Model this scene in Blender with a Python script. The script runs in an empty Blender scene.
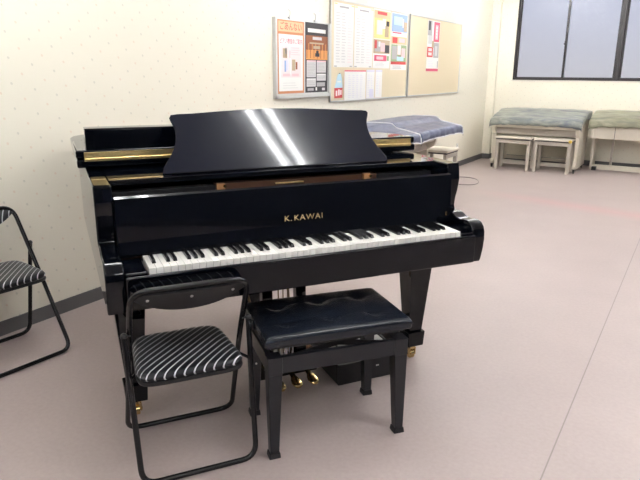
import bpy, bmesh, math, random
from mathutils import Matrix, Vector
from math import sin, cos, pi, radians

random.seed(7)
scene = bpy.context.scene
COL = scene.collection

# ------------------------------------------------------------------ camera
cam_data = bpy.data.cameras.new('camera')
cam = bpy.data.objects.new('camera', cam_data)
COL.objects.link(cam)
cam_data.sensor_width = 36.0
cam_data.lens = 33.677
cam_data.clip_start = 0.02
cr = Vector((0.84814935, 0.5297297, 0.00539634))
cu = Vector((-0.14778752, 0.22681577, 0.96265957))
cf = Vector((-0.50872539, 0.81727661, -0.27066109))
cm = Matrix.Identity(4)
for i in range(3):
    cm[i][0] = cr[i]; cm[i][1] = cu[i]; cm[i][2] = -cf[i]
cm.translation = Vector((1.08586, -1.76883, 1.36292))
cam.matrix_world = cm
scene.camera = cam

# ------------------------------------------------------------------ world, exposure
EXPOSURE = 1.76
TUBE = 15.0           # strength of the ceiling tubes
scene.view_settings.view_transform = 'Standard'
scene.view_settings.look = 'None'
scene.view_settings.gamma = 1.0
scene.view_settings.use_curve_mapping = False
scene.view_settings.exposure = EXPOSURE

world = bpy.data.worlds.new('sky')
scene.world = world
world.use_nodes = True
nt = world.node_tree
nt.nodes.clear()
tc = nt.nodes.new('ShaderNodeTexCoord')
sp = nt.nodes.new('ShaderNodeSeparateXYZ')
rp = nt.nodes.new('ShaderNodeValToRGB')
rp.color_ramp.elements[0].position = 0.46
rp.color_ramp.elements[0].color = (0.50, 0.47, 0.45, 1)
rp.color_ramp.elements[1].position = 0.56
rp.color_ramp.elements[1].color = (0.44, 0.47, 0.60, 1)
mr = nt.nodes.new('ShaderNodeMapRange')
mr.inputs['From Min'].default_value = -1
mr.inputs['From Max'].default_value = 1
bg = nt.nodes.new('ShaderNodeBackground')
bg.inputs['Strength'].default_value = 0.37
wo = nt.nodes.new('ShaderNodeOutputWorld')
nt.links.new(tc.outputs['Generated'], sp.inputs[0])
nt.links.new(sp.outputs['Z'], mr.inputs['Value'])
nt.links.new(mr.outputs[0], rp.inputs[0])
nt.links.new(rp.outputs[0], bg.inputs[0])
nt.links.new(bg.outputs[0], wo.inputs[0])


# ------------------------------------------------------------------ materials
def new_mat(name):
    m = bpy.data.materials.new(name)
    m.use_nodes = True
    n = m.node_tree
    return m, n, n.nodes['Principled BSDF']


def mat(name, col, rough=0.5, metal=0.0, ior=1.5, coat=0.0, var=0.0, vscale=20, bump=0.0, bscale=60,
        spec=None, sub=0):
    m, n, b = new_mat(name)
    b.inputs['Base Color'].default_value = (*col, 1)
    b.inputs['Roughness'].default_value = rough
    b.inputs['Metallic'].default_value = metal
    b.inputs['IOR'].default_value = ior
    b.inputs['Coat Weight'].default_value = coat
    b.inputs['Coat Roughness'].default_value = 0.03
    if spec is not None:
        b.inputs['Specular IOR Level'].default_value = spec
    t = n.nodes.new('ShaderNodeTexCoord')
    if var:
        nz = n.nodes.new('ShaderNodeTexNoise')
        nz.inputs['Scale'].default_value = vscale
        nz.inputs['Detail'].default_value = 3
        n.links.new(t.outputs['Object'], nz.inputs['Vector'])
        mx = n.nodes.new('ShaderNodeMix')
        mx.data_type = 'RGBA'
        mx.inputs['A'].default_value = (*[max(0, c * (1 - var)) for c in col], 1)
        mx.inputs['B'].default_value = (*[min(1, c * (1 + var)) for c in col], 1)
        n.links.new(nz.outputs['Fac'], mx.inputs['Factor'])
        n.links.new(mx.outputs['Result'], b.inputs['Base Color'])
    if bump:
        nb = n.nodes.new('ShaderNodeTexNoise')
        nb.inputs['Scale'].default_value = bscale
        nb.inputs['Detail'].default_value = 4
        n.links.new(t.outputs['Object'], nb.inputs['Vector'])
        bp = n.nodes.new('ShaderNodeBump')
        bp.inputs['Strength'].default_value = bump
        bp.inputs['Distance'].default_value = 0.002
        n.links.new(nb.outputs['Fac'], bp.inputs['Height'])
        n.links.new(bp.outputs[0], b.inputs['Normal'])
    return m


def math_node(n, op, a, b=None, c=None):
    k = n.nodes.new('ShaderNodeMath')
    k.operation = op
    for i, v in enumerate((a, b, c)):
        if v is None:
            continue
        if isinstance(v, (int, float)):
            k.inputs[i].default_value = v
        else:
            n.links.new(v, k.inputs[i])
    return k.outputs[0]


def mix_col(n, fac, a, b):
    mx = n.nodes.new('ShaderNodeMix')
    mx.data_type = 'RGBA'
    n.links.new(fac, mx.inputs['Factor'])
    for key, v in (('A', a), ('B', b)):
        if isinstance(v, tuple):
            mx.inputs[key].default_value = (*v, 1)
        else:
            n.links.new(v, mx.inputs[key])
    return mx.outputs['Result']


def wallpaper(name, axis):
    """cream vinyl wallpaper with a staggered lattice of small printed dots (axis = horizontal axis)"""
    m, n, b = new_mat(name)
    t = n.nodes.new('ShaderNodeTexCoord')
    s = n.nodes.new('ShaderNodeSeparateXYZ')
    n.links.new(t.outputs['Object'], s.inputs[0])
    u = math_node(n, 'DIVIDE', s.outputs[axis], 0.125)
    v = math_node(n, 'DIVIDE', s.outputs['Z'], 0.125)
    # shear a little so that the rows run on a slight diagonal, as on the real paper
    v = math_node(n, 'ADD', v, math_node(n, 'MULTIPLY', u, 0.25))
    facs = []
    for off in (0.0, 0.5):
        fu = math_node(n, 'SUBTRACT', math_node(n, 'FRACT', math_node(n, 'ADD', u, off)), 0.5)
        fv = math_node(n, 'SUBTRACT', math_node(n, 'FRACT', math_node(n, 'ADD', v, off)), 0.5)
        d = math_node(n, 'SQRT', math_node(n, 'ADD', math_node(n, 'MULTIPLY', fu, fu),
                                           math_node(n, 'MULTIPLY', fv, fv)))
        facs.append(math_node(n, 'LESS_THAN', d, 0.052))
    c = mix_col(n, facs[0], (0.82, 0.775, 0.655), (0.68, 0.645, 0.55))
    c = mix_col(n, facs[1], c, (0.78, 0.665, 0.54))
    n.links.new(c, b.inputs['Base Color'])
    b.inputs['Roughness'].default_value = 0.65
    nb = n.nodes.new('ShaderNodeTexNoise')
    nb.inputs['Scale'].default_value = 130
    n.links.new(t.outputs['Object'], nb.inputs['Vector'])
    bp = n.nodes.new('ShaderNodeBump')
    bp.inputs['Strength'].default_value = 0.25
    bp.inputs['Distance'].default_value = 0.001
    n.links.new(nb.outputs['Fac'], bp.inputs['Height'])
    n.links.new(bp.outputs[0], b.inputs['Normal'])
    return m


def floor_material():
    m, n, b = new_mat('pinkish vinyl floor')
    t = n.nodes.new('ShaderNodeTexCoord')
    s = n.nodes.new('ShaderNodeSeparateXYZ')
    n.links.new(t.outputs['Object'], s.inputs[0])
    big = n.nodes.new('ShaderNodeTexNoise')
    big.inputs['Scale'].default_value = 2.2
    big.inputs['Detail'].default_value = 6
    n.links.new(t.outputs['Object'], big.inputs['Vector'])
    fine = n.nodes.new('ShaderNodeTexNoise')
    fine.inputs['Scale'].default_value = 60
    fine.inputs['Detail'].default_value = 2
    n.links.new(t.outputs['Object'], fine.inputs['Vector'])
    f = math_node(n, 'ADD', math_node(n, 'MULTIPLY', big.outputs['Fac'], 0.5),
                  math_node(n, 'MULTIPLY', fine.outputs['Fac'], 0.5))
    c = mix_col(n, f, (0.345, 0.283, 0.268), (0.485, 0.405, 0.385))
    # sheet seams every 1.82 m, running along the room
    x = math_node(n, 'DIVIDE', math_node(n, 'SUBTRACT', s.outputs['X'], 0.80), 3.64)
    fx = math_node(n, 'ABSOLUTE', math_node(n, 'SUBTRACT', math_node(n, 'FRACT', math_node(n, 'ADD', x, 0.5)), 0.5))
    seam = math_node(n, 'MULTIPLY', math_node(n, 'LESS_THAN', fx, 0.0007), 0.7)
    c = mix_col(n, seam, c, (0.20, 0.17, 0.16))
    # worn pinkish band of dye across the floor
    yb = math_node(n, 'ADD', s.outputs['Y'], math_node(n, 'MULTIPLY', s.outputs['X'], 0.22))
    dd = math_node(n, 'ABSOLUTE', math_node(n, 'SUBTRACT', yb, 4.98))
    st = math_node(n, 'SUBTRACT', 1.0, math_node(n, 'DIVIDE', dd, 0.28))
    st = math_node(n, 'MAXIMUM', st, 0.0)
    xr = math_node(n, 'MINIMUM', math_node(n, 'MAXIMUM', math_node(n, 'ADD', s.outputs['X'], 1.2), 0.0), 1.0)
    st = math_node(n, 'MULTIPLY', math_node(n, 'MULTIPLY', st, xr), 0.5)
    c = mix_col(n, st, c, (0.55, 0.30, 0.30))
    n.links.new(c, b.inputs['Base Color'])
    b.inputs['Roughness'].default_value = 0.45
    b.inputs['Specular IOR Level'].default_value = 0.35
    bp = n.nodes.new('ShaderNodeBump')
    bp.inputs['Strength'].default_value = 0.15
    bp.inputs['Distance'].default_value = 0.001
    n.links.new(fine.outputs['Fac'], bp.inputs['Height'])
    n.links.new(bp.outputs[0], b.inputs['Normal'])
    return m


def stripe_material():
    m, n, b = new_mat('black vinyl with white diagonal stripes')
    t = n.nodes.new('ShaderNodeTexCoord')
    s = n.nodes.new('ShaderNodeSeparateXYZ')
    n.links.new(t.outputs['Object'], s.inputs[0])
    a = radians(46)
    # perpendicular distance from stripe direction (cos a, sin a) in the seat plane, z folds down the sides
    p = math_node(n, 'ADD', math_node(n, 'MULTIPLY', s.outputs['X'], sin(a)),
                  math_node(n, 'MULTIPLY', s.outputs['Y'], -cos(a)))
    fr = math_node(n, 'FRACT', math_node(n, 'ADD', math_node(n, 'DIVIDE', p, 0.0235), 20.0))
    line = math_node(n, 'LESS_THAN', math_node(n, 'ABSOLUTE', math_node(n, 'SUBTRACT', fr, 0.5)), 0.085)
    c = mix_col(n, line, (0.006, 0.007, 0.010), (0.60, 0.61, 0.64))
    n.links.new(c, b.inputs['Base Color'])
    b.inputs['Roughness'].default_value = 0.38
    return m


def grain_material(name, c1, c2, scale=(1, 14, 14), rough=0.5):
    m, n, b = new_mat(name)
    t = n.nodes.new('ShaderNodeTexCoord')
    mp = n.nodes.new('ShaderNodeMapping')
    mp.inputs['Scale'].default_value = scale
    n.links.new(t.outputs['Object'], mp.inputs[0])
    nz = n.nodes.new('ShaderNodeTexNoise')
    nz.inputs['Scale'].default_value = 8
    nz.inputs['Detail'].default_value = 5
    n.links.new(mp.outputs[0], nz.inputs['Vector'])
    c = mix_col(n, nz.outputs['Fac'], c1, c2)
    n.links.new(c, b.inputs['Base Color'])
    b.inputs['Roughness'].default_value = rough
    return m


def cover_material(name, base, dark, light, rough=0.35):
    """thin crinkled nylon dust-cover cloth"""
    m, n, b = new_mat(name)
    t = n.nodes.new('ShaderNodeTexCoord')
    nz = n.nodes.new('ShaderNodeTexNoise')
    nz.inputs['Scale'].default_value = 6
    nz.inputs['Detail'].default_value = 5
    nz.inputs['Distortion'].default_value = 1.2
    mp = n.nodes.new('ShaderNodeMapping')
    mp.inputs['Scale'].default_value = (0.55, 2.2, 2.2)
    n.links.new(t.outputs['Object'], mp.inputs[0])
    n.links.new(mp.outputs[0], nz.inputs['Vector'])
    r = n.nodes.new('ShaderNodeValToRGB')
    r.color_ramp.elements[0].position = 0.32
    r.color_ramp.elements[0].color = (*dark, 1)
    r.color_ramp.elements[1].position = 0.68
    r.color_ramp.elements[1].color = (*light, 1)
    e = r.color_ramp.elements.new(0.5)
    e.color = (*base, 1)
    n.links.new(nz.outputs['Fac'], r.inputs[0])
    n.links.new(r.outputs[0], b.inputs['Base Color'])
    b.inputs['Roughness'].default_value = rough
    n2 = n.nodes.new('ShaderNodeTexNoise')
    n2.inputs['Scale'].default_value = 14
    n2.inputs['Detail'].default_value = 4
    n.links.new(t.outputs['Object'], n2.inputs['Vector'])
    bp = n.nodes.new('ShaderNodeBump')
    bp.inputs['Strength'].default_value = 0.4
    bp.inputs['Distance'].default_value = 0.012
    n.links.new(n2.outputs['Fac'], bp.inputs['Height'])
    n.links.new(bp.outputs[0], b.inputs['Normal'])
    return m


LAC = mat('black polyester lacquer', (0.0018, 0.0026, 0.0052), 0.035, ior=1.43)
LACS = mat('black satin lacquer', (0.0035, 0.0055, 0.016), 0.36, ior=1.4, spec=0.12, coat=0.75, bump=0.02, bscale=500)
LACS.node_tree.nodes['Principled BSDF'].inputs['Coat Roughness'].default_value = 0.055
BLK = mat('matt black paint', (0.010, 0.010, 0.012), 0.42)
BENCHW = mat('bench black satin wood', (0.012, 0.013, 0.017), 0.30)
LEATHER = mat('black leather', (0.009, 0.0125, 0.021), 0.27, bump=0.15, bscale=260)
TUBEM = mat('black enamelled steel tube', (0.008, 0.008, 0.010), 0.22)
PLAST = mat('black plastic', (0.014, 0.014, 0.016), 0.40)
RIVET = mat('steel rivet', (0.6, 0.6, 0.6), 0.3, 1.0)
BRASS = mat('polished brass', (0.74, 0.55, 0.25), 0.25, 1.0)
DIMBRASS = mat('tarnished brass', (0.20, 0.13, 0.06), 0.5, 0.6)
HINGE = mat('brass hinge', (0.88, 0.66, 0.30), 0.30, 0.85, var=0.12, vscale=60)
GOLD = mat('gold lettering', (0.72, 0.53, 0.26), 0.45, 0.2)
IVORY = mat('ivory key', (0.84, 0.82, 0.77), 0.18)
EBONY = mat('ebony key', (0.006, 0.006, 0.008), 0.22)
REDWOOD = grain_material('reddish brown wood', (0.055, 0.02, 0.008), (0.09, 0.034, 0.013))
MAPLE = mat('copper coloured block', (0.42, 0.21, 0.09), 0.4)
FELT = mat('dark red felt', (0.05, 0.006, 0.006), 0.95)
STRIPE = stripe_material()
CREAMP = mat('cream laminate', (0.66, 0.60, 0.50), 0.45, var=0.03)
GREYP = mat('beige grey panel', (0.40, 0.355, 0.30), 0.5, var=0.04)
STOOLF = mat('beige grey painted frame', (0.47, 0.42, 0.36), 0.45)
STOOLT = mat('cream stool top', (0.70, 0.64, 0.54), 0.45)
DARKP = mat('dark underside', (0.06, 0.05, 0.05), 0.6)
CASTER = mat('black caster', (0.012, 0.012, 0.012), 0.4)
BASEB = mat('grey vinyl baseboard', (0.115, 0.11, 0.11), 0.5)
CEIL = mat('white ceiling board', (0.82, 0.81, 0.78), 0.8, var=0.03, vscale=90)
FRAMEM = mat('dark bronze aluminium', (0.030, 0.025, 0.026), 0.35)
SILL = mat('cream painted sill', (0.70, 0.66, 0.58), 0.5)
WHITEP = mat('white plastic', (0.80, 0.78, 0.73), 0.4)
ALU = mat('pale aluminium frame', (0.62, 0.62, 0.60), 0.4, 0.3)
BOARD = mat('beige pinboard cloth', (0.72, 0.62, 0.44), 0.9, var=0.03, vscale=80)
GREYTOP = mat('grey grille cloth', (0.46, 0.44, 0.42), 0.7, var=0.15, vscale=120)
YELLOW = mat('yellow tag', (0.75, 0.55, 0.08), 0.5)
COV_BLUE = cover_material('blue nylon cover', (0.10, 0.115, 0.19), (0.07, 0.08, 0.14), (0.15, 0.165, 0.24))
COV_GREEN = cover_material('grey green nylon cover', (0.22, 0.235, 0.21), (0.10, 0.115, 0.15), (0.36, 0.37, 0.32))
COV_OLIVE = cover_material('olive grey nylon cover', (0.24, 0.235, 0.16), (0.15, 0.15, 0.11), (0.33, 0.32, 0.23))
HEM = mat('white cover hem', (0.72, 0.72, 0.74), 0.5)
DKWALL = mat('wall darkened for reflections', (0.07, 0.075, 0.09), 0.6, var=0.05)  # unseen right and front walls, invented dark tone keeps lacquer reflections dark
WP_X = wallpaper('dotted cream wallpaper x', 'X')
WP_Y = wallpaper('dotted cream wallpaper y', 'Y')
FLOORM = floor_material()


def flat(name, col, rough=0.6):
    return mat(name, col, rough)


P_WHITE = flat('paper white', (0.82, 0.81, 0.78))
P_PINK = flat('print pink', (0.86, 0.55, 0.58))
P_LPINK = flat('print light pink', (0.86, 0.70, 0.70))
P_RED = flat('print red', (0.62, 0.06, 0.06))
P_CRIM = flat('print crimson', (0.70, 0.10, 0.18))
P_ORANGE = flat('print terracotta', (0.62, 0.25, 0.12))
P_LORANGE = flat('print pale orange', (0.85, 0.52, 0.30))
P_GREY = flat('print grey', (0.42, 0.40, 0.40))
P_LGREY = flat('print light grey', (0.62, 0.60, 0.60))
P_DARK = flat('print black', (0.035, 0.03, 0.035))
P_BROWN = flat('print brown', (0.30, 0.10, 0.04))
P_AMBER = flat('print amber', (0.75, 0.33, 0.10))
P_BLUE = flat('print blue', (0.30, 0.42, 0.66))
P_LBLUE = flat('print pale blue', (0.50, 0.72, 0.82))
P_LILAC = flat('print lilac', (0.70, 0.68, 0.78))
P_YEL = flat('print yellow', (0.86, 0.68, 0.28))
P_TAN = flat('print tan', (0.50, 0.38, 0.25))
P_GREEN = flat('print green', (0.30, 0.42, 0.22))


# ------------------------------------------------------------------ mesh builder
class MB:
    def __init__(self):
        self.bm = bmesh.new()
        self.mats = []

    def mi(self, m):
        if m not in self.mats:
            self.mats.append(m)
        return self.mats.index(m)

    def _merge(self, tmp, m, M=None):
        if M is not None:
            bmesh.ops.transform(tmp, matrix=M, verts=tmp.verts)
        i = self.mi(m)
        vs = [self.bm.verts.new(v.co) for v in tmp.verts]
        tmp.verts.index_update()
        for f in tmp.faces:
            try:
                nf = self.bm.faces.new([vs[v.index] for v in f.verts])
                nf.material_index = i
                nf.smooth = True
            except ValueError:
                pass
        tmp.free()
        return self

    def box(self, x0, x1, y0, y1, z0, z1, m, bev=0.0, seg=2, M=None):
        t = bmesh.new()
        bmesh.ops.create_cube(t, size=1)
        for v in t.verts:
            v.co = Vector((x0 + (v.co.x + .5) * (x1 - x0), y0 + (v.co.y + .5) * (y1 - y0), z0 + (v.co.z + .5) * (z1 - z0)))
        if bev:
            bev = min(bev, 0.49 * min(abs(x1 - x0), abs(y1 - y0), abs(z1 - z0)))
            bmesh.ops.bevel(t, geom=list(t.edges), offset=bev, segments=seg, profile=0.5, affect='EDGES')
        return self._merge(t, m, M)

    def taper(self, c0, s0, c1, s1, m, bev=0.0, M=None):
        """square column between centre c0 (size s0=(sx,sy)) and c1"""
        t = bmesh.new()
        q = [(-.5, -.5), (.5, -.5), (.5, .5), (-.5, .5)]
        a = [t.verts.new((c0[0] + x * s0[0], c0[1] + y * s0[1], c0[2])) for x, y in q]
        b = [t.verts.new((c1[0] + x * s1[0], c1[1] + y * s1[1], c1[2])) for x, y in q]
        t.faces.new(a[::-1]); t.faces.new(b)
        for i in range(4):
            j = (i + 1) % 4
            t.faces.new((a[i], a[j], b[j], b[i]))
        bmesh.ops.recalc_face_normals(t, faces=t.faces)
        if bev:
            bmesh.ops.bevel(t, geom=list(t.edges), offset=bev, segments=2, profile=0.5, affect='EDGES')
        return self._merge(t, m, M)

    def prism(self, pts, d0, d1, m, axis='X', bev=0.0, seg=2, M=None):
        """polygon extruded along axis. axis X: pts=(y,z); axis Y: pts=(x,z); axis Z: pts=(x,y)"""
        t = bmesh.new()

        def P(p, d):
            return {'X': (d, p[0], p[1]), 'Y': (p[0], d, p[1]), 'Z': (p[0], p[1], d)}[axis]
        a = [t.verts.new(P(p, d0)) for p in pts]
        b = [t.verts.new(P(p, d1)) for p in pts]
        n = len(pts)
        t.faces.new(a); t.faces.new(b[::-1])
        for i in range(n):
            j = (i + 1) % n
            t.faces.new((a[i], b[i], b[j], a[j]))
        bmesh.ops.recalc_face_normals(t, faces=t.faces)
        if bev:
            caps = [e for e in t.edges if any(len(f.verts) == n for f in e.link_faces)]
            bmesh.ops.bevel(t, geom=caps, offset=bev, segments=seg, profile=0.5, affect='EDGES')
        return self._merge(t, m, M)

    def tube(self, pts, r, m, closed=False, n=10, caps=True, M=None):
        t = bmesh.new()
        P = [Vector(p) for p in pts]
        N = len(P)
        rings = []
        prev = None
        for i in range(N):
            if closed:
                d = (P[(i + 1) % N] - P[i - 1]).normalized()
            else:
                d = (P[min(i + 1, N - 1)] - P[max(i - 1, 0)]).normalized()
            if prev is None:
                ref = Vector((0, 0, 1)) if abs(d.z) < .9 else Vector((1, 0, 0))
                u = d.cross(ref).normalized()
            else:
                u = (prev - d * prev.dot(d)).normalized()
            prev = u
            w = d.cross(u)
            rr = r[i] if isinstance(r, (list, tuple)) else r
            rings.append([t.verts.new(P[i] + (u * cos(2 * pi * k / n) + w * sin(2 * pi * k / n)) * rr) for k in range(n)])
        for i in range(N if closed else N - 1):
            A, B = rings[i], rings[(i + 1) % N]
            off = 0
            if closed and i == N - 1:
                off = min(range(n), key=lambda o: (A[0].co - B[o].co).length)
            for k in range(n):
                t.faces.new((A[k], A[(k + 1) % n], B[(k + 1 + off) % n], B[(k + off) % n]))
        if caps and not closed:
            t.faces.new(rings[0][::-1]); t.faces.new(rings[-1])
        bmesh.ops.recalc_face_normals(t, faces=t.faces)
        return self._merge(t, m, M)

    def cyl(self, c, axis, r, h, m, n=20, M=None, r2=None, bev=0.0):
        t = bmesh.new()
        bmesh.ops.create_cone(t, cap_ends=True, segments=n, radius1=r, radius2=r if r2 is None else r2, depth=h)
        if bev:
            ed = [e for e in t.edges if any(len(f.verts) == n for f in e.link_faces)]
            bmesh.ops.bevel(t, geom=ed, offset=bev, segments=2, profile=0.5, affect='EDGES')
        R = {'X': Matrix.Rotation(pi / 2, 4, 'Y'), 'Y': Matrix.Rotation(pi / 2, 4, 'X'), 'Z': Matrix.Identity(4)}[axis]
        bmesh.ops.transform(t, matrix=Matrix.Translation(c) @ R, verts=t.verts)
        return self._merge(t, m, M)

    def ball(self, c, r, m, sx=1, sy=1, sz=1, M=None):
        t = bmesh.new()
        bmesh.ops.create_uvsphere(t, u_segments=16, v_segments=10, radius=r)
        for v in t.verts:
            v.co = Vector((v.co.x * sx + c[0], v.co.y * sy + c[1], v.co.z * sz + c[2]))
        return self._merge(t, m, M)

    def grid(self, fn, nu, nv, m, M=None):
        """sheet from fn(u,v), u,v in 0..1"""
        t = bmesh.new()
        g = [[t.verts.new(fn(i / nu, j / nv)) for j in range(nv + 1)] for i in range(nu + 1)]
        for i in range(nu):
            for j in range(nv):
                t.faces.new((g[i][j], g[i + 1][j], g[i + 1][j + 1], g[i][j + 1]))
        return self._merge(t, m, M)

    def text(self, s, size, m, M, sx=1.0, extrude=0.0003, space=1.0):
        cu_ = bpy.data.curves.new('t', 'FONT')
        cu_.body = s
        cu_.size = size
        cu_.extrude = extrude
        cu_.align_x = 'CENTER'
        cu_.align_y = 'CENTER'
        cu_.space_character = space
        o = bpy.data.objects.new('t', cu_)
        COL.objects.link(o)
        dg = bpy.context.evaluated_depsgraph_get()
        me = bpy.data.meshes.new_from_object(o.evaluated_get(dg))
        t = bmesh.new()
        t.from_mesh(me)
        bpy.data.objects.remove(o)
        bpy.data.meshes.remove(me)
        bpy.data.curves.remove(cu_)
        return self._merge(t, m, M @ Matrix.Diagonal((sx, 1, 1, 1)))

    def build(self, name, parent=None, loc=None, rotz=None, angle=40, label=None, wn=True):
        me = bpy.data.meshes.new(name)
        self.bm.to_mesh(me)
        self.bm.free()
        for m in self.mats:
            me.materials.append(m)
        try:
            me.set_sharp_from_angle(angle=radians(angle))
        except Exception:
            pass
        o = bpy.data.objects.new(name, me)
        COL.objects.link(o)
        if parent:
            o.parent = parent
        if wn:
            w_ = o.modifiers.new('weighted normals', 'WEIGHTED_NORMAL')
            w_.keep_sharp = True
            w_.weight = 90
        if loc:
            o.location = loc
        if rotz is not None:
            o.rotation_euler = (0, 0, rotz)
        if label:
            o['label'] = label
        return o


def thing(name, label, cat, loc=(0, 0, 0), rotz=0.0, group=None):
    o = bpy.data.objects.new(name, None)
    o.empty_display_size = 0.1
    COL.objects.link(o)
    o.location = loc
    o.rotation_euler = (0, 0, rotz)
    o['label'] = label
    o['category'] = cat
    if group:
        o['group'] = group
    return o


def tag(o, label, cat, group=None):
    o['label'] = label
    o['category'] = cat
    if group:
        o['group'] = group
    return o


def struct(o):
    o['kind'] = 'structure'
    return o


def kids(o):
    return [c for c in bpy.data.objects if c.parent == o]


def copy_tree(o, parent=None):
    c = o.copy()
    COL.objects.link(c)
    if parent is not None:
        c.parent = parent
    for ch in kids(o):
        copy_tree(ch, c)
    return c


def arc(c, r, a0, a1, n=6):
    """points on an arc; c=(u,v)"""
    return [(c[0] + r * cos(a0 + (a1 - a0) * i / n), c[1] + r * sin(a0 + (a1 - a0) * i / n)) for i in range(n + 1)]


def rounded_path(pts, r, closed=False, n=5):
    """3-D polyline with rounded corners"""
    P = [Vector(p) for p in pts]
    N = len(P)
    out = []
    for i in range(N):
        if not closed and i in (0, N - 1):
            out.append(P[i]); continue
        a, b, c = P[i - 1], P[i], P[(i + 1) % N]
        d1, d2 = (a - b).normalized(), (c - b).normalized()
        rr = r[i] if isinstance(r, (list, tuple)) else r
        s, e = b + d1 * rr, b + d2 * rr
        for k in range(n + 1):
            t = k / n
            out.append(s * (1 - t) ** 2 + b * 2 * t * (1 - t) + e * t * t)
    return out


# ================================================================== the room
WX0, WX1, WY0, WY1, H = -1.90, 4.60, -3.60, 8.16, 2.62

b = MB(); b.box(WX0 - .15, WX1 + .15, WY0 - .15, WY1 + .15, -0.12, 0.0, FLOORM)
struct(b.build('floor'))
b = MB(); b.box(WX0 - .15, WX1 + .15, WY0 - .15, WY1 + .15, H, H + 0.12, CEIL)
struct(b.build('ceiling'))
b = MB(); b.box(WX0 - .15, WX0, WY0 - .15, WY1 + .15, 0, H, WP_Y)
struct(b.build('wall_left'))
b = MB(); b.box(WX1, WX1 + .15, WY0 - .15, WY1 + .15, 0, H, DKWALL)
struct(b.build('wall_right'))
b = MB(); b.box(WX0, WX1, WY0 - .15, WY0, 0, H, DKWALL)
struct(b.build('wall_front'))
# back wall with the window opening
WL, WR, WB, WT = -1.53, 2.95, 1.255, 2.50
b = MB()
b.box(WX0, WX1, WY1, WY1 + .16, 0, WB, WP_X)
b.box(WX0, WX1, WY1, WY1 + .16, WT, H, WP_X)
b.box(WX0, WL, WY1, WY1 + .16, WB, WT, WP_X)
b.box(WR, WX1, WY1, WY1 + .16, WB, WT, WP_X)
struct(b.build('wall_back'))
# corner pilaster
b = MB(); b.box(WX0, -1.775, WY1 - .09, WY1, 0, H, WP_X)
struct(b.build('trim_1'))
# baseboards
b = MB(); b.box(WX0, WX0 + .008, WY0, WY1 - .09, 0, 0.08, BASEB, .002)
struct(b.build('baseboard_left'))
b = MB(); b.box(-1.775, WX1, WY1 - .008, WY1, 0, 0.08, BASEB, .002)
b.box(WX0 + .008, -1.767, WY1 - .098, WY1 - .09, 0, 0.08, BASEB, .002)
b.box(-1.775, -1.767, WY1 - .09, WY1 - .008, 0, 0.08, BASEB, .002)
struct(b.build('baseboard_back'))
b = MB(); b.box(WX1 - .008, WX1, WY0, WY1, 0, 0.08, BASEB, .002)
struct(b.build('baseboard_right'))
b = MB(); b.box(WX0, WX1, WY0, WY0 + .008, 0, 0.08, BASEB, .002)
struct(b.build('baseboard_front'))

# frosted glass
gm, gn, gb = new_mat('frosted window glass')
gb.inputs['Base Color'].default_value = (0.93, 0.94, 0.96, 1)
gb.inputs['Roughness'].default_value = 0.35
gb.inputs['Transmission Weight'].default_value = 1.0
gb.inputs['IOR'].default_value = 1.3

win = bpy.data.objects.new('window_1', None)
COL.objects.link(win)
win.location = (0, WY1, 0)
win['kind'] = 'structure'
b = MB()
b.box(WL, WR, .02, .075, WB, WB + .028, FRAMEM, .003)
b.box(WL, WR, .02, .075, WT - .03, WT, FRAMEM, .003)
b.box(WL, WL + .028, .02, .075, WB, WT, FRAMEM, .003)
b.box(WR - .028, WR, .02, .075, WB, WT, FRAMEM, .003)
b.box(-.069, -.012, .012, .075, WB, WT, FRAMEM, .003)      # fixed mullion
b.box(1.43, 1.487, .012, .075, WB, WT, FRAMEM, .003)
b.build('window_frame', win)
b = MB(); b.box(WL - .02, WR + .02, -.012, .02, WB - .018, WB, SILL, .003)
b.build('window_sill', win)
sx = [(WL + .028, -.79), (-.79, -.069), (-.012, .71), (.71, 1.43), (1.487, 2.2), (2.2, WR - .028)]
for k, (a0, a1) in enumerate(sx):
    yy = .028 if k % 2 else .052
    b = MB()
    e = .013
    lo, hi = (a0 - (.016 if k % 2 else 0)), (a1 + (0 if k % 2 else .016))
    for (p0, p1, q0, q1) in ((lo, lo + 2 * e, WB + .028, WT - .03), (hi - 2 * e, hi, WB + .028, WT - .03),
                             (lo, hi, WB + .028, WB + .045), (lo, hi, WT - .05, WT - .03)):
        b.box(p0, p1, yy, yy + .02, q0, q1, FRAMEM, .002)
    s = b.build('sash', win)
    b = MB(); b.box(lo + 2 * e, hi - 2 * e, yy + .008, yy + .012, WB + .045, WT - .05, gm)
    b.build('pane', s)
b = MB()
b.cyl((-.80, .018, 1.785), 'Y', .016, .014, FRAMEM, 14)
b.box(-.806, -.794, .004, .016, 1.77, 1.83, FRAMEM, .003)
b.build('window_latch', win)

# wall outlet
t = thing('wall_outlet', 'small cream socket plate low on the left wall near the far corner', 'outlet', (WX0, 6.84, .30))
b = MB(); b.box(0, .007, -.035, .035, -.058, .058, WHITEP, .003)
b.build('plate', t)
for dz in (-.022, .022):
    b = MB()
    for dy in (-.005, .005):
        b.box(.007, .0078, dy - .0013, dy + .0013, dz - .007, dz + .007, DARKP)
    b.build('socket_slots', t)

# ceiling lamps: twin fluorescent tubes, running across the room
em, en, eb = new_mat('lit fluorescent tube')
eb.inputs['Base Color'].default_value = (1, 1, 1, 1)
eb.inputs['Emission Color'].default_value = (0.97, 0.985, 1.0, 1)
eb.inputs['Emission Strength'].default_value = TUBE
LAMPW = mat('white enamel lamp body', (0.85, 0.85, 0.83), 0.35)


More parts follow.
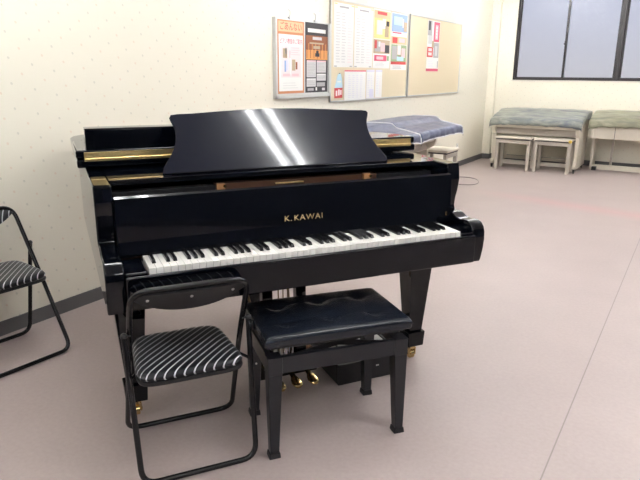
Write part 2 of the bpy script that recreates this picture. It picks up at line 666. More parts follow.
def lamp(x, y, label):
    t = thing('ceiling_lamp', label, 'ceiling lamp', (x, y, H), 0, 'twin tube ceiling lamps')
    b = MB()
    b.prism([(-.10, 0), (-.02, -.055), (.02, -.055), (.10, 0)], -.62, .62, LAMPW, 'X')
    b.build('housing', t)
    for s in (-1, 1):
        b = MB(); b.cyl((0, s * .068, -.065), 'X', .016, 1.17, em, 12)
        b.build('tube', t)
        for e in (-1, 1):
            b = MB()
            b.box(e * .60 - .015, e * .60 + .015, s * .068 - .018, s * .068 + .018, -.085, -.0, LAMPW, .003)
            b.build('lamp_holder', t)
    return t


lamp_rows = [(-2.45, 'behind the camera'), (.0, 'above the piano'), (2.30, 'beyond the piano'),
             (4.80, 'in the middle of the room'), (7.0, 'near the window wall')]
lamp_cols = [(-.95, 'nearest the left wall'), (1.30, 'in the centre'), (3.45, 'nearest the right wall')]
for ly, w1 in lamp_rows:
    for lx, w2 in lamp_cols:
        lamp(lx, ly, 'white twin tube ceiling lamp %s, %s' % (w1, w2))

# ================================================================== left wall: rack, boards, posters
def wallM(y, z, off=0.0):
    """text matrix for the left wall: text x -> +y, text y -> +z, normal -> +x"""
    return Matrix(((0, 0, 1, WX0 + off), (1, 0, 0, y), (0, 1, 0, z), (0, 0, 0, 1)))


class Sheet:
    """thin printed sheet on the left wall, built about its lower left corner"""
    def __init__(self, y, z, off):
        self.b = MB(); self.y, self.z, self.off = y, z, off; self.k = 0

    def rect(self, y0, y1, z0, z1, m, lift=1):
        self.k = lift
        o = 0.0006 * lift
        self.b.box(o - .0006, o, y0 - self.y, y1 - self.y, z0 - self.z, z1 - self.z, m)

    def text(self, s, y, z, size, m, sx=1.0, lift=3):
        M = Matrix(((0, 0, 1, .0006 * lift), (1, 0, 0, y - self.y), (0, 1, 0, z - self.z), (0, 0, 0, 1)))
        self.b.text(s, size, m, M, sx, .0002)

    def lines(self, y0, y1, z0, z1, m, n, fill=.5, lift=2, ragged=True):
        st = (z1 - z0) / n
        for i in range(n):
            zz = z1 - (i + .5) * st
            e = y1 - (random.random() * .35 * (y1 - y0) if ragged else 0)
            self.rect(y0, e, zz - st * fill / 2, zz + st * fill / 2, m, lift)

    def done(self, name, label, cat, group=None):
        o = self.b.build(name, loc=(WX0 + self.off, self.y, self.z))
        return tag(o, label, cat, group)


# display rack with two narrow posters hanging by clips
t = thing('display_board', 'small grey framed hanging board carrying two narrow posters', 'notice board', (WX0, 2.715, 1.145))
b = MB()
b.box(.0, .022, -.425, .425, 0, .635, ALU, .003)
b.build('backing_panel', t)
b = MB()
for (p0, p1, q0, q1) in ((-.425, -.40, 0, .635), (.40, .425, 0, .635), (-.425, .425, 0, .03)):
    b.box(.022, .034, p0, p1, q0, q1, ALU, .002)
b.build('edge_frame', t)
for yy in (-.20, .19):
    b = MB()
    b.tube(rounded_path([(.010, yy, .63), (.02, yy, .67), (.030, yy - .012, .69), (.012, yy - .02, .705)], .008), .0035, RIVET, n=8)
    b.box(.008, .030, yy - .022, yy + .022, .628, .648, RIVET, .003)
    b.build('hanging_clip', t)

s = Sheet(2.325, 1.185, .0225)
s.rect(2.325, 2.715, 1.185, 1.765, P_ORANGE, 1)
s.rect(2.345, 2.695, 1.205, 1.655, P_WHITE, 2)
s.rect(2.345, 2.695, 1.675, 1.755, P_LORANGE, 2)
s.text('ごあんない', 2.52, 1.713, .068, P_RED, .95)
s.text('ピアノ教室のご案内', 2.52, 1.600, .046, P_CRIM, .80, 4)
s.rect(2.375, 2.665, 1.315, 1.565, P_LPINK, 3)
for (p0, p1, q0, q1, m) in ((2.40, 2.46, 1.47, 1.545, P_TAN), (2.43, 2.455, 1.50, 1.55, P_GREY), (2.49, 2.51, 1.47, 1.53, P_PINK),
                            (2.42, 2.445, 1.36, 1.45, P_BLUE), (2.45, 2.475, 1.37, 1.46, P_LILAC), (2.53, 2.58, 1.37, 1.46, P_TAN),
                            (2.585, 2.61, 1.38, 1.44, P_BROWN), (2.50, 2.515, 1.34, 1.50, P_WHITE)):
    s.rect(p0, p1, q0, q1, m, 4)
s.rect(2.40, 2.50, 1.325, 1.345, P_PINK, 4); s.rect(2.53, 2.63, 1.325, 1.345, P_PINK, 4)
s.lines(2.52, 2.65, 1.49, 1.56, P_PINK, 4, .3, 4)
s.lines(2.40, 2.62, 1.22, 1.28, P_LGREY, 3, .15, 4)
s.done('piano_lesson_poster', 'pink and white poster with terracotta border on the left of the hanging board', 'poster')

s = Sheet(2.735, 1.185, .0225)
s.rect(2.735, 3.105, 1.185, 1.770, P_DARK, 1)
s.rect(2.775, 3.065, 1.690, 1.722, P_WHITE, 2)
s.rect(2.745, 3.10, 1.465, 1.665, P_BROWN, 2)
s.rect(2.745, 3.10, 1.465, 1.545, P_AMBER, 3)
for i in range(12):
    y0 = 2.755 + i * .028
    s.rect(y0, y0 + .008, 1.475, 1.60, P_AMBER if i % 2 else P_BROWN, 4)
s.rect(2.85, 3.00, 1.63, 1.655, P_LGREY, 4); s.rect(2.80, 3.03, 1.595, 1.608, P_TAN, 5); s.rect(2.86, 2.97, 1.555, 1.58, P_TAN, 5)
s.rect(2.89, 2.96, 1.49, 1.52, P_DARK, 6); s.rect(2.905, 2.945, 1.52, 1.54, P_DARK, 6)
s.rect(2.755, 2.905, 1.315, 1.455, P_LGREY, 2); s.rect(2.755, 2.905, 1.448, 1.458, P_PINK, 3)
s.rect(2.92, 3.075, 1.355, 1.455, P_LGREY, 2); s.rect(2.92, 3.075, 1.448, 1.458, P_PINK, 3)
s.rect(2.755, 2.905, 1.235, 1.305, P_LGREY, 2); s.rect(2.755, 2.905, 1.295, 1.305, P_WHITE, 3)
s.rect(2.92, 3.075, 1.285, 1.345, P_LGREY, 2); s.rect(2.92, 3.075, 1.335, 1.345, P_WHITE, 3)
s.rect(2.92, 3.06, 1.235, 1.270, P_GREY, 2); s.rect(2.77, 2.87, 1.20, 1.222, P_GREY, 2); s.rect(3.01, 3.06, 1.20, 1.222, P_LGREY, 2)
s.rect(2.90, 2.925, 1.20, 1.228, P_WHITE, 3)
for (a0, a1, c0, c1) in ((2.765, 2.895, 1.325, 1.44), (2.93, 3.065, 1.365, 1.44), (2.765, 2.895, 1.245, 1.29), (2.93, 3.065, 1.295, 1.33)):
    s.lines(a0, a1, c0, c1, P_GREY, max(3, int((c1 - c0) / .012)), .25, 4)
s.done('concert_poster', 'dark brown poster with grey text panels on the right of the hanging board', 'poster')

# notice boards
for (y0, y1, lab) in ((3.165, 4.895, 'beige pinboard crowded with papers beside the hanging board'),
                      (4.925, 6.68, 'beige pinboard with a single narrow red poster, nearest the corner')):
    t = thing('notice_board', lab, 'notice board', (WX0, (y0 + y1) / 2, 1.085), 0, 'pinboards on the left wall')
    w = (y1 - y0) / 2
    b = MB(); b.box(0, .014, -w, w, 0, .92, BOARD)
    b.build('pin_surface', t)
    b = MB()
    for (p0, p1, q0, q1) in ((-w, -w + .014, 0, .92), (w - .014, w, 0, .92), (-w, w, 0, .014), (-w, w, .906, .92)):
        b.box(.0, .020, p0, p1, q0, q1, ALU, .002)
    b.build('board_frame', t)

for k, (y0, y1) in enumerate(((3.225, 3.60), (3.615, 4.005))):
    s = Sheet(y0, 1.405, .0145)
    s.rect(y0, y1, 1.405, 1.975, P_WHITE, 1)
    for (c0, c1) in ((y0 + .01, 1.965), (y1 - .05, 1.965), (y1 - .07, 1.415), (y0 + .01, 1.415)):
        s.rect(c0, c0 + .05, c1 - .006, c1 + .004, P_YEL if c1 > 1.9 else P_GREY, 2)
    s.rect(y0 + .10, y1 - .10, 1.935, 1.950, P_GREY, 2)
    for cx in (y0 + .04, y0 + .145, y0 + .26):
        s.lines(cx, cx + .085, 1.44, 1.90, P_LGREY if cx < y0 + .2 else P_LPINK, 18, .28, 2)
    s.done('timetable_sheet', ('tall white timetable sheet at the far left of the crowded pinboard' if k == 0 else
                               'tall white timetable sheet beside the colourful flyers'), 'paper', 'timetable sheets')

s = Sheet(4.02, 1.40, .0145)
s.rect(4.02, 4.42, 1.40, 1.985, P_WHITE, 1)
s.rect(4.03, 4.41, 1.70, 1.975, P_YEL, 2); s.rect(4.03, 4.41, 1.90, 1.975, P_LORANGE, 3)
s.rect(4.10, 4.32, 1.935, 1.965, P_RED, 4); s.rect(4.09, 4.22, 1.74, 1.88, P_LPINK, 4); s.rect(4.28, 4.37, 1.72, 1.83, P_TAN, 4)
s.rect(4.31, 4.38, 1.83, 1.88, P_DARK, 5); s.rect(4.22, 4.30, 1.80, 1.90, P_WHITE, 4)
s.rect(4.03, 4.41, 1.55, 1.69, P_TAN, 2); s.rect(4.06, 4.20, 1.57, 1.67, P_GREY, 3); s.rect(4.19, 4.29, 1.57, 1.66, P_PINK, 4)
s.rect(4.29, 4.40, 1.56, 1.64, P_DARK, 3); s.rect(4.05, 4.10, 1.60, 1.68, P_RED, 4); s.rect(4.14, 4.18, 1.62, 1.67, P_WHITE, 4)
s.rect(4.05, 4.34, 1.475, 1.535, P_CRIM, 2); s.rect(4.10, 4.26, 1.49, 1.52, P_PINK, 3); s.rect(4.35, 4.40, 1.48, 1.53, P_GREEN, 2)
s.lines(4.08, 4.30, 1.42, 1.46, P_LGREY, 3, .3)
s.done('event_flyer', 'yellow and orange event flyer with pink strip on the crowded pinboard', 'poster')

s = Sheet(4.44, 1.36, .0145)
s.rect(4.44, 4.86, 1.385, 1.985, P_WHITE, 1)
s.rect(4.45, 4.85, 1.79, 1.975, P_BLUE, 2); s.rect(4.50, 4.72, 1.86, 1.945, P_LBLUE, 3); s.rect(4.76, 4.84, 1.80, 1.90, P_TAN, 3)
s.rect(4.72, 4.75, 1.84, 1.93, P_WHITE, 4); s.rect(4.47, 4.70, 1.772, 1.785, P_CRIM, 4)
s.rect(4.45, 4.85, 1.66, 1.74, P_LORANGE, 2); s.rect(4.48, 4.60, 1.67, 1.73, P_RED, 3); s.rect(4.64, 4.80, 1.68, 1.725, P_PINK, 3)
s.rect(4.45, 4.85, 1.475, 1.655, P_GREEN, 2); s.rect(4.47, 4.60, 1.50, 1.64, P_GREY, 3); s.rect(4.61, 4.70, 1.55, 1.65, P_LPINK, 3)
s.rect(4.72, 4.82, 1.52, 1.62, P_PINK, 3); s.rect(4.64, 4.70, 1.49, 1.54, P_BROWN, 3); s.rect(4.60, 4.78, 1.485, 1.53, P_LBLUE, 4)
s.rect(4.45, 4.85, 1.445, 1.475, P_RED, 2)
s.lines(4.50, 4.74, 1.395, 1.435, P_GREY, 3, .3)
s.done('concert_flyer', 'blue topped flyer full of small photos at the right edge of the crowded pinboard', 'poster')

s = Sheet(3.235, 1.105, .0145)
M0 = [(3.25, 1.13), (3.40, 1.13), (3.40, 1.215), (3.25, 1.215)]
s.b.prism([(p[0] - 3.235, p[1] - 1.105) for p in ((3.25, 1.215), (3.40, 1.215), (3.385, 1.30), (3.365, 1.345), (3.335, 1.352), (3.30, 1.33), (3.275, 1.27))], 0, .0006, P_LBLUE, 'X')
s.rect(3.245, 3.40, 1.12, 1.215, P_RED, 1)
s.rect(3.30, 3.37, 1.265, 1.28, P_WHITE, 2); s.rect(3.325, 3.35, 1.345, 1.352, P_DARK, 2)
for (p0, p1, q0, q1) in ((3.27, 3.30, 1.14, 1.19), (3.315, 3.345, 1.145, 1.20), (3.355, 3.38, 1.15, 1.195)):
    s.rect(p0, p1, q0, q1, P_LPINK, 2)
s.done('bell_cutout', 'blue paper cut-out with red foot pinned at the lower left of the crowded pinboard', 'paper')

s = Sheet(3.42, 1.09, .0215)
s.rect(3.42, 3.86, 1.09, 1.378, P_WHITE, 1); s.rect(3.42, 3.86, 1.366, 1.378, P_CRIM, 2); s.rect(3.42, 3.426, 1.09, 1.378, P_LPINK, 2)
for cx in (3.50, 3.58, 3.66, 3.74):
    s.lines(cx, cx + .05, 1.11, 1.34, P_LILAC, 12, .3)
s.done('price_list', 'wide white list with a crimson top edge, low on the crowded pinboard', 'paper')
for (y0, y1, lab, mm) in ((3.89, 4.07, 'narrow white leaflet with lilac top edge beside the wide white list', P_LILAC),
                          (4.09, 4.25, 'narrow pink edged leaflet at the right end of the row of low papers', P_LPINK)):
    s = Sheet(y0, 1.10, .0145)
    s.rect(y0, y1, 1.10, 1.385, P_WHITE, 1); s.rect(y0, y1, 1.362, 1.385, P_LILAC, 2)
    s.rect(y0, y0 + .006, 1.10, 1.385, mm, 3); s.rect(y0, y1, 1.10, 1.106, mm, 3)
    s.lines(y0 + .03, y0 + .08, 1.13, 1.34, P_LILAC, 12, .3); s.lines(y0 + .10, y0 + .14, 1.13, 1.34, mm, 12, .3)
    if y0 < 4:
        s.rect(y0 + .07, y0 + .16, 1.11, 1.19, P_LILAC, 3)
    s.done('leaflet', lab, 'paper', 'narrow leaflets on the crowded pinboard')

s = Sheet(5.46, 1.375, .0145)
s.rect(5.46, 5.86, 1.375, 1.975, P_WHITE, 1)
s.rect(5.47, 5.60, 1.80, 1.97, P_GREY, 2); s.rect(5.49, 5.55, 1.86, 1.965, P_DARK, 3); s.rect(5.49, 5.62, 1.70, 1.80, P_LGREY, 3)
s.rect(5.66, 5.85, 1.73, 1.965, P_CRIM, 2); s.rect(5.71, 5.80, 1.76, 1.93, P_PINK, 3)
for k in range(4):
    s.rect(5.735, 5.775, 1.775 + k * .037, 1.800 + k * .037, P_WHITE, 4)
s.rect(5.61, 5.68, 1.66, 1.74, P_TAN, 3); s.rect(5.68, 5.85, 1.54, 1.72, P_GREY, 2); s.rect(5.72, 5.80, 1.56, 1.68, P_LGREY, 3)
s.rect(5.47, 5.66, 1.545, 1.665, P_RED, 2); s.rect(5.51, 5.62, 1.565, 1.60, P_LPINK, 3); s.rect(5.51, 5.62, 1.615, 1.65, P_LPINK, 3)
s.lines(5.52, 5.70, 1.42, 1.52, P_LILAC, 5, .3)
s.rect(5.46, 5.86, 1.375, 1.408, P_CRIM, 2); s.rect(5.82, 5.85, 1.42, 1.50, P_GREY, 2)
s.done('recital_poster', 'narrow red and grey poster alone on the pinboard nearest the corner', 'poster')

# ================================================================== grand piano (built in its own frame)
TH = radians(55.552)
piano = thing('grand_piano', 'black polished grand piano with open keyboard and raised music desk', 'piano', (0, 0, 0), TH)
RIMT = .985


def piano_outline(off=0.0, n=14):
    """from the left front, round the tail, to the right front; off = outward offset"""
    base = [(-.75, .40), (-.75, .8), (-.75, 1.2), (-.75, 1.50)]
    base += [(-.75 + .17 * (1 - cos(a)), 1.50 + .17 * sin(a)) for a in (pi / 8, pi / 4, 3 * pi / 8, pi / 2)]
    base += [(-.45, 1.675), (-.30, 1.66), (-.16, 1.60), (-.05, 1.50), (.04, 1.38), (.14, 1.25), (.26, 1.13), (.40, 1.03),
             (.54, .94), (.66, .84), (.725, .72), (.75, .60), (.75, .40)]
    P = [Vector((x * (.985 if x > 0 else 1), y)) for x, y in base]
    out = []
    for i, p in enumerate(P):
        d = (P[min(i + 1, len(P) - 1)] - P[max(i - 1, 0)]).normalized()
        nrm = Vector((-d.y, d.x))
        out.append(p + nrm * off)
    return [(p.x, p.y) for p in out]


b = MB()
outer, inner = piano_outline(0), piano_outline(-.055)
t_ = bmesh.new()
lo_o = [t_.verts.new((x, y, .60)) for x, y in outer]; hi_o = [t_.verts.new((x, y, RIMT)) for x, y in outer]
lo_i = [t_.verts.new((x, y, .60)) for x, y in inner]; hi_i = [t_.verts.new((x, y, RIMT)) for x, y in inner]
for i in range(len(outer) - 1):
    t_.faces.new((lo_o[i], lo_o[i + 1], hi_o[i + 1], hi_o[i]))
    t_.faces.new((lo_i[i + 1], lo_i[i], hi_i[i], hi_i[i + 1]))
    t_.faces.new((hi_o[i], hi_o[i + 1], hi_i[i + 1], hi_i[i]))
    t_.faces.new((lo_o[i + 1], lo_o[i], lo_i[i], lo_i[i + 1]))
for i in (0, -1):
    t_.faces.new((lo_o[i], hi_o[i], hi_i[i], lo_i[i]))
bmesh.ops.recalc_face_normals(t_, faces=t_.faces)
b._merge(t_, LAC)
b.build('rim', piano, angle=30)
b = MB()
inn = piano_outline(-.056)
b.prism([(x, max(y, .41)) for x, y in inn], .64, .66, REDWOOD, 'Z')
b.build('soundboard', piano)
b = MB()
for x in (-.35, 0, .3):
    b.box(x - .03, x + .03, .44, 1.05, .57, .639, BLK, .004)
b.build('bracing_beam', piano)

# arms with the ogee profile
prof = [(.42, .60), (.42, RIMT + .003), (.225, RIMT + .003), (.219, .965), (.213, .92), (.222, .87), (.233, .835), (.238, .80),
        (.232, .786), (.215, .782), (.195, .786), (.17, .783), (.145, .772), (.115, .768), (.08, .773), (.05, .773), (.028, .768),
        (.012, .752), (.004, .73), (.002, .70), (.006, .66), (.016, .615), (.022, .60)]
for sgn in (-1, 1):
    b = MB()
    x0, x1 = (.677, .739) if sgn > 0 else (-.751, -.690)
    b.prism([(y + (.016 if sgn > 0 and y < .1 else 0), z) for y, z in prof], x0, x1, LAC, 'X', bev=.006, seg=3)
    b.build('arm', piano, angle=35)
    b = MB()
    c0, c1 = (.6160, .6765) if sgn > 0 else (-.6895, -.6160)
    b.box(c0, c1, .012, .176, .662, .7355, LAC, .006, 3)
    b.build('cheek_block', piano)
b = MB(); b.box(-.6895, .6765, .014, .41, .605, .6615, LAC, .004)
b.build('key_bed', piano)
b = MB(); b.box(-.6895, .6765, -.004, .0135, .612, .727, LAC, .006, 3)
b.build('key_slip', piano)

# keys
KW = 1.225 / 52
wk = None
for i in range(52):
    if wk is None:
        b = MB()
        b.box(.0006, KW - .0006, .016, .170, .7205, .7450, IVORY, .0012, 2)
        wk = b.build('white_key', piano)
        o = wk
    else:
        o = wk.copy(); COL.objects.link(o)
    o.location = (-.6125 + i * KW, 0, 0)
bk = None
for i in range(51):
    note = (i + 5) % 7        # 0=C 1=D 2=E 3=F 4=G 5=A 6=B ; first white key is A
    if note in (2, 6):
        continue
    if bk is None:
        b = MB()
        t_ = bmesh.new()
        w0, w1 = .0068, .0053
        pr_ = [(-w0, .7452), (w0, .7452), (w1, .757), (-w1, .757)]
        y0, y1 = .062, .169
        v = [t_.verts.new((p[0], y0 + (.006 if k > 1 else 0), p[1])) for k, p in enumerate(pr_)] + \
            [t_.verts.new((p[0], y1, p[1])) for p in pr_]
        for f in ((3, 2, 1, 0), (4, 5, 6, 7), (0, 1, 5, 4), (1, 2, 6, 5), (2, 3, 7, 6), (3, 0, 4, 7)):
            t_.faces.new([v[q] for q in f])
        bmesh.ops.recalc_face_normals(t_, faces=t_.faces)
        bmesh.ops.bevel(t_, geom=list(t_.edges), offset=.0009, segments=2, profile=.5, affect='EDGES')
        b._merge(t_, EBONY)
        bk = b.build('black_key', piano)
        o = bk
    else:
        o = bk.copy(); COL.objects.link(o)
    o.location = (-.6125 + (i + 1) * KW, 0, 0)
b = MB(); b.box(-.6155, .6155, .020, .176, .662, .7195, FELT)
b.build('key_frame', piano)

# open fallboard, standing behind the keys
b = MB()
b.prism([(.176, .742), (.171, .752), (.181, .80), (.187, .93), (.190, .945), (.200, .951), (.214, .948), (.218, .935), (.214, .74)],
        -.6895, .6765, LAC, 'X', bev=.002)
fb = b.build('fallboard', piano, angle=35)
b = MB()
TM = Matrix.Translation((-.003, .1816, .8265)) @ Matrix.Rotation(radians(87.5), 4, 'X')
b.text('K.', .031, GOLD, TM @ Matrix.Translation((-.064, -.003, 0)), 1.12, .0004, 1.15)
b.text('KAWAI', .031, GOLD, TM @ Matrix.Translation((.020, -.003, 0)), 1.10, .0004, 1.15)
b.build('gold_lettering', fb, label='gold K. KAWAI lettering')
b = MB(); b.box(.648, .656, .175, .181, .762, .790, BRASS, .002); b.cyl((.652, .175, .776), 'Y', .003, .003, BRASS, 10)
b.build('lock_plate', fb, label='small brass lock plate')

# inside the front opening
b = MB(); b.box(-.6895, .6765, .225, .30, .86, .915, BLK, .003)
b.build('action_rail', piano)
b = MB(); b.box(-.30, .40, .345, .395, .875, .946, REDWOOD, .002)
b.build('pin_block', piano)
for x0, x1 in ((-.6895, -.302), (.402, .6765)):
    b = MB(); b.box(x0, x1, .345, .395, .875, .940, BLK, .002)
    b.build('block_cover', piano)
for x in (-.285, .345):
    b = MB()
    b.box(x - .016, x + .016, .325, .345, .925, .950, MAPLE, .003)
    b.cyl((x + .012, .322, .94), 'Y', .006, .012, BRASS, 12)
    b.build('slide_stop', piano)
b = MB(); b.box(-.06, .06, .335, .3445, .930, .936, HINGE, .001)
b.build('slide_plate', piano)
# music shelf
b = MB()
b.box(-.6895, .6765, .325, .64, .968, .987, LAC, .002)
b.build('music_shelf', piano)
# music desk
TILT = radians(25.5)
dk = []
half = [(.0, .241), (.12, .239), (.24, .233), (.34, .227), (.40, .2255), (.425, .2225), (.431, .213), (.427, .200), (.421, .186),
        (.416, .168), (.416, .145), (.420, .120), (.431, .092), (.449, .062), (.468, .037), (.4795, .020), (.485, .0)]
half = [(x, z * 1.045) for x, z in half]
pts = [(-x, z) for x, z in half[::-1][:-1]] + half
b = MB()
b.prism(pts[::-1], 0, .016, LACS, 'Y', bev=.003, M=Matrix.Translation((-.006, .388, .990)) @ Matrix.Rotation(-TILT, 4, 'X'))
md = b.build('music_desk', piano, angle=35)
b = MB(); b.box(-.46, .46, .370, .387, .9875, .993, LAC, .002)
b.build('music_ledge', md)
for x in (-.26, .26):
    b = MB(); b.box(x - .01, x + .01, .44, .58, .9875, .997, BLK, .002)
    b.build('desk_stay', md)

# lid with its folded front flap and brass hinge
def lid_poly(yf):
    o = [(x, y) for x, y in piano_outline(.030) if y > .62]
    return [(-.780, yf)] + o + [(.762, yf)]


b = MB()
b.prism(lid_poly(.622), .992, 1.026, LAC, 'Z', bev=.008, seg=3)
lid = b.build('lid', piano, angle=35)
b = MB()
fl = [(-.782, .622), (-.782, .985), (.61, .985), (.68, .90), (.73, .80), (.750, .70), (.755, .622)]
b.prism(fl, 1.030, 1.062, LAC, 'Z', bev=.008, seg=3)
b.build('lid_flap', piano, angle=35)
b = MB()
b.box(-.752, .735, .6165, .6215, 1.030, 1.054, HINGE, .001)
b.box(-.752, .735, .6165, .6215, 1.018, 1.026, HINGE, .001)
b.cyl((-.0085, .615, 1.0275), 'X', .0042, 1.486, HINGE, 10)
b.build('lid_hinge', lid, label='long brass hinge strip')

# legs
for (x, y) in ((-.655, .40), (.655, .40), (.085, 1.20)):
    b = MB()
    b.taper((x, y, .605), (.150, .150), (x, y, .500), (.125, .125), LAC, .004)
    b.taper((x, y, .5005), (.118, .118), (x, y, .155), (.068, .068), LAC, .004)
    b.taper((x, y, .1545), (.092, .092), (x, y, .078), (.084, .084), LAC, .004)
    lg = b.build('leg', piano)
    b = MB()
    b.cyl((x, y, .066), 'Z', .020, .022, BRASS, 16)
    for s in (-1, 1):
        b.box(x + s * .016 - .003, x + s * .016 + .003, y - .016, y + .022, .022, .060, BRASS, .002)
    b.cyl((x, y + .004, .0245), 'X', .0245, .022, BRASS, 22, bev=.003)
    b.cyl((x, y + .004, .0245), 'X', .006, .044, BRASS, 12)
    b.build('caster', lg, label='brass caster wheel')

# pedal lyre
b = MB()
for s in (-1, 1):
    b.box(s * .078 - .024, s * .078 + .024, .415, .455, .13, .607, LAC, .004)
b.box(-.15, .15, .40, .47, .575, .606, LAC, .004)
b.box(-.145, .145, .385, .485, .045, .14, LAC, .006)
ly = b.build('pedal_lyre', piano)
for x in (-.022, .0, .022):
    b = MB(); b.cyl((x, .435, .36), 'Z', .0028, .44, DIMBRASS, 8)
    b.build('pedal_rod', ly)
for x in (-.070, .006, .082):
    b = MB()
    t_ = bmesh.new()
    prs = [(.385, .011, .068), (.36, .011, .069), (.33, .013, .067), (.305, .021, .063), (.285, .024, .059), (.270, .021, .055), (.262, .012, .052)]
    rows = []
    for (yy, w, zz) in prs:
        rows.append([t_.verts.new((x + w * c, yy, zz + d)) for c, d in ((-1, 0), (-.8, .006), (0, .0085), (.8, .006), (1, 0), (.7, -.006), (-.7, -.006))])
    for i in range(len(rows) - 1):
        for k in range(7):
            t_.faces.new((rows[i][k], rows[i][(k + 1) % 7], rows[i + 1][(k + 1) % 7], rows[i + 1][k]))
    t_.faces.new(rows[0]); t_.faces.new(rows[-1])
    bmesh.ops.recalc_face_normals(t_, faces=t_.faces)
    b._merge(t_, BRASS)
    b.build('pedal', ly, angle=60, label='brass pedal')
b = MB()
for s in (-1, 1):
    b.tube([(s * .06, .48, .10), (s * .14, .80, .60)], .006, DIMBRASS, n=8)
b.build('lyre_brace', ly)


def at(x, y, z=0.0):
    """piano frame -> room frame"""
    return (x * cos(TH) - y * sin(TH), x * sin(TH) + y * cos(TH), z)


# long flat black case lying on the folded lid behind the desk
t = thing('instrument_case', 'long low glossy black case lying on the folded piano lid', 'case', at(-.16, .672, 1.0625), TH)
b = MB(); b.box(-.582, .50, -.040, .040, 0, .0755, LAC, .002)
b.build('case_body', t)
b = MB(); b.box(-.582, .50, -.040, .040, .0757, .082, LAC, .002)
b.build('case_lid', t)

# ================================================================== piano bench
BR = TH + radians(-4)
bench = thing('piano_bench', 'black adjustable piano bench with tufted leather top in front of the piano', 'bench', at(.030, .050), BR)
W2, D2 = .272, .172
btn = [(x, y) for x in (-.17, .0, .17) for y in (-.075, .085)]


def cushion(u, v):
    # u,v over the unrolled top incl. sides: a superellipse-like rounded pad
    x = (u - .5) * 2; y = (v - .5) * 2
    X, Y = x * (W2 + .010), y * (D2 + .010)
    e = max(0, 1 - abs(x) ** 26) ** .33 * max(0, 1 - abs(y) ** 20) ** .33
    z = .462 + .026 * e
    z += .010 * (1 - x * x) * (1 - y * y)
    for (bx, by) in btn:
        r2 = ((X - bx) ** 2 + (Y - by) ** 2)
        z -= .013 * math.exp(-r2 / .0011)
        z -= .0022 * math.exp(-abs(X - bx) / .014) * math.exp(-((Y - by) ** 2) / .006) * e
        z -= .0022 * math.exp(-abs(Y - by) / .014) * math.exp(-((X - bx) ** 2) / .010) * e
    return (X, Y, z)


b = MB()
b.grid(lambda u, v: cushion(.5 - .5 * cos(pi * u), .5 - .5 * cos(pi * v)), 84, 60, LEATHER)
b.box(-W2 - .0095, W2 + .0095, -D2 - .0095, D2 + .0095, .442, .4735, LEATHER, .010, 4)
b.build('cushion', bench, angle=75, wn=False)
for (bx, by) in btn:
    b = MB(); b.ball((bx, by, cushion(bx / (W2 + .01) / 2 + .5, by / (D2 + .01) / 2 + .5)[2] + .001), .008, LEATHER, 1, 1, .45)
    b.build('cushion_button', bench)
b = MB(); b.box(-W2 + .015, W2 - .015, -D2 + .015, D2 - .015, .428, .4415, BENCHW, .003)
b.build('seat_board', bench)
b = MB()
b.box(-W2 + .03, W2 - .03, -D2 + .004, -D2 + .024, .338, .402, BENCHW, .003)
b.box(-W2 + .03, W2 - .03, D2 - .024, D2 - .004, .338, .402, BENCHW, .003)
b.box(-W2 + .004, -W2 + .024, -D2 + .03, D2 - .03, .338, .402, BENCHW, .003)
b.box(W2 - .024, W2 - .004, -D2 + .03, D2 - .03, .338, .402, BENCHW, .003)
b.build('apron', bench)
for sx_ in (-1, 1):
    for sy_ in (-1, 1):
        x, y = sx_ * (W2 - .027), sy_ * (D2 - .027)
        b = MB()
        b.taper((x, y, .4025), (.054, .054), (x, y, .335), (.054, .054), BENCHW, .003)
        b.taper((x, y, .3352), (.052, .052), (x + sx_ * .006, y + sy_ * .006, .022), (.034, .034), BENCHW, .003)
        lg = b.build('leg', bench)
        b = MB(); b.taper((x + sx_ * .006, y + sy_ * .006, .0215), (.040, .040), (x + sx_ * .006, y + sy_ * .006, 0), (.044, .044), BLK, .003)
        b.build('leg_foot', lg)
        b = MB(); b.cyl((x, y - .0225 * 1, .24), 'Y', .004, .004, RIVET, 10)
        b.build('bolt_head', lg)
b = MB(); b.cyl((-W2 - .020, .01, .462), 'X', .021, .020, PLAST, 20, bev=.004)
b.build('height_knob', bench)
# scissor lift bars
for y in (-.095, .095):
    for s in (-1, 1):
        b = MB()
        L = .40
        M_ = Matrix.Translation((0, y + s * .006, .392)) @ Matrix.Rotation(s * radians(9.5), 4, 'Y')
        b.box(-L / 2, L / 2, -.003, .003, -.011, .011, BLK, .002, M=M_)
        b.build('scissor_bar', bench)
b = MB(); b.cyl((0, 0, .392), 'Y', .005, .21, BLK, 10); b.cyl((0, 0, .385), 'X', .006, .5, BLK, 10)
b.build('lift_rod', bench)

# ================================================================== flat black box with grey top under the piano
t = thing('pedal_platform', 'low black box with grey ribbed top on the floor under the piano', 'box', at(.205, .285), TH)
b = MB()
b.box(0, .35, 0, .022, 0, .10, BLK, .003); b.box(0, .35, .338, .36, 0, .10, BLK, .003)
b.box(0, .022, .0225, .3375, 0, .10, BLK, .003); b.box(.328, .35, .0225, .3375, 0, .10, BLK, .003)
b.box(.0225, .3275, .0225, .3375, 0, .012, BLK)
b.build('box_body', t)
b = MB(); b.box(.023, .327, .023, .337, .080, .094, GREYTOP, .002)
b.build('top_panel', t)
for k in range(4):
    b = MB(); b.box(.075 + k * .062, .083 + k * .062, .023, .337, .0945, .101, BLK, .001)
    b.build('top_rib', t)
b = MB(); b.box(.19, .205, -.002, -.0002, .062, .068, RIVET, .0005)
b.build('maker_plate', t)

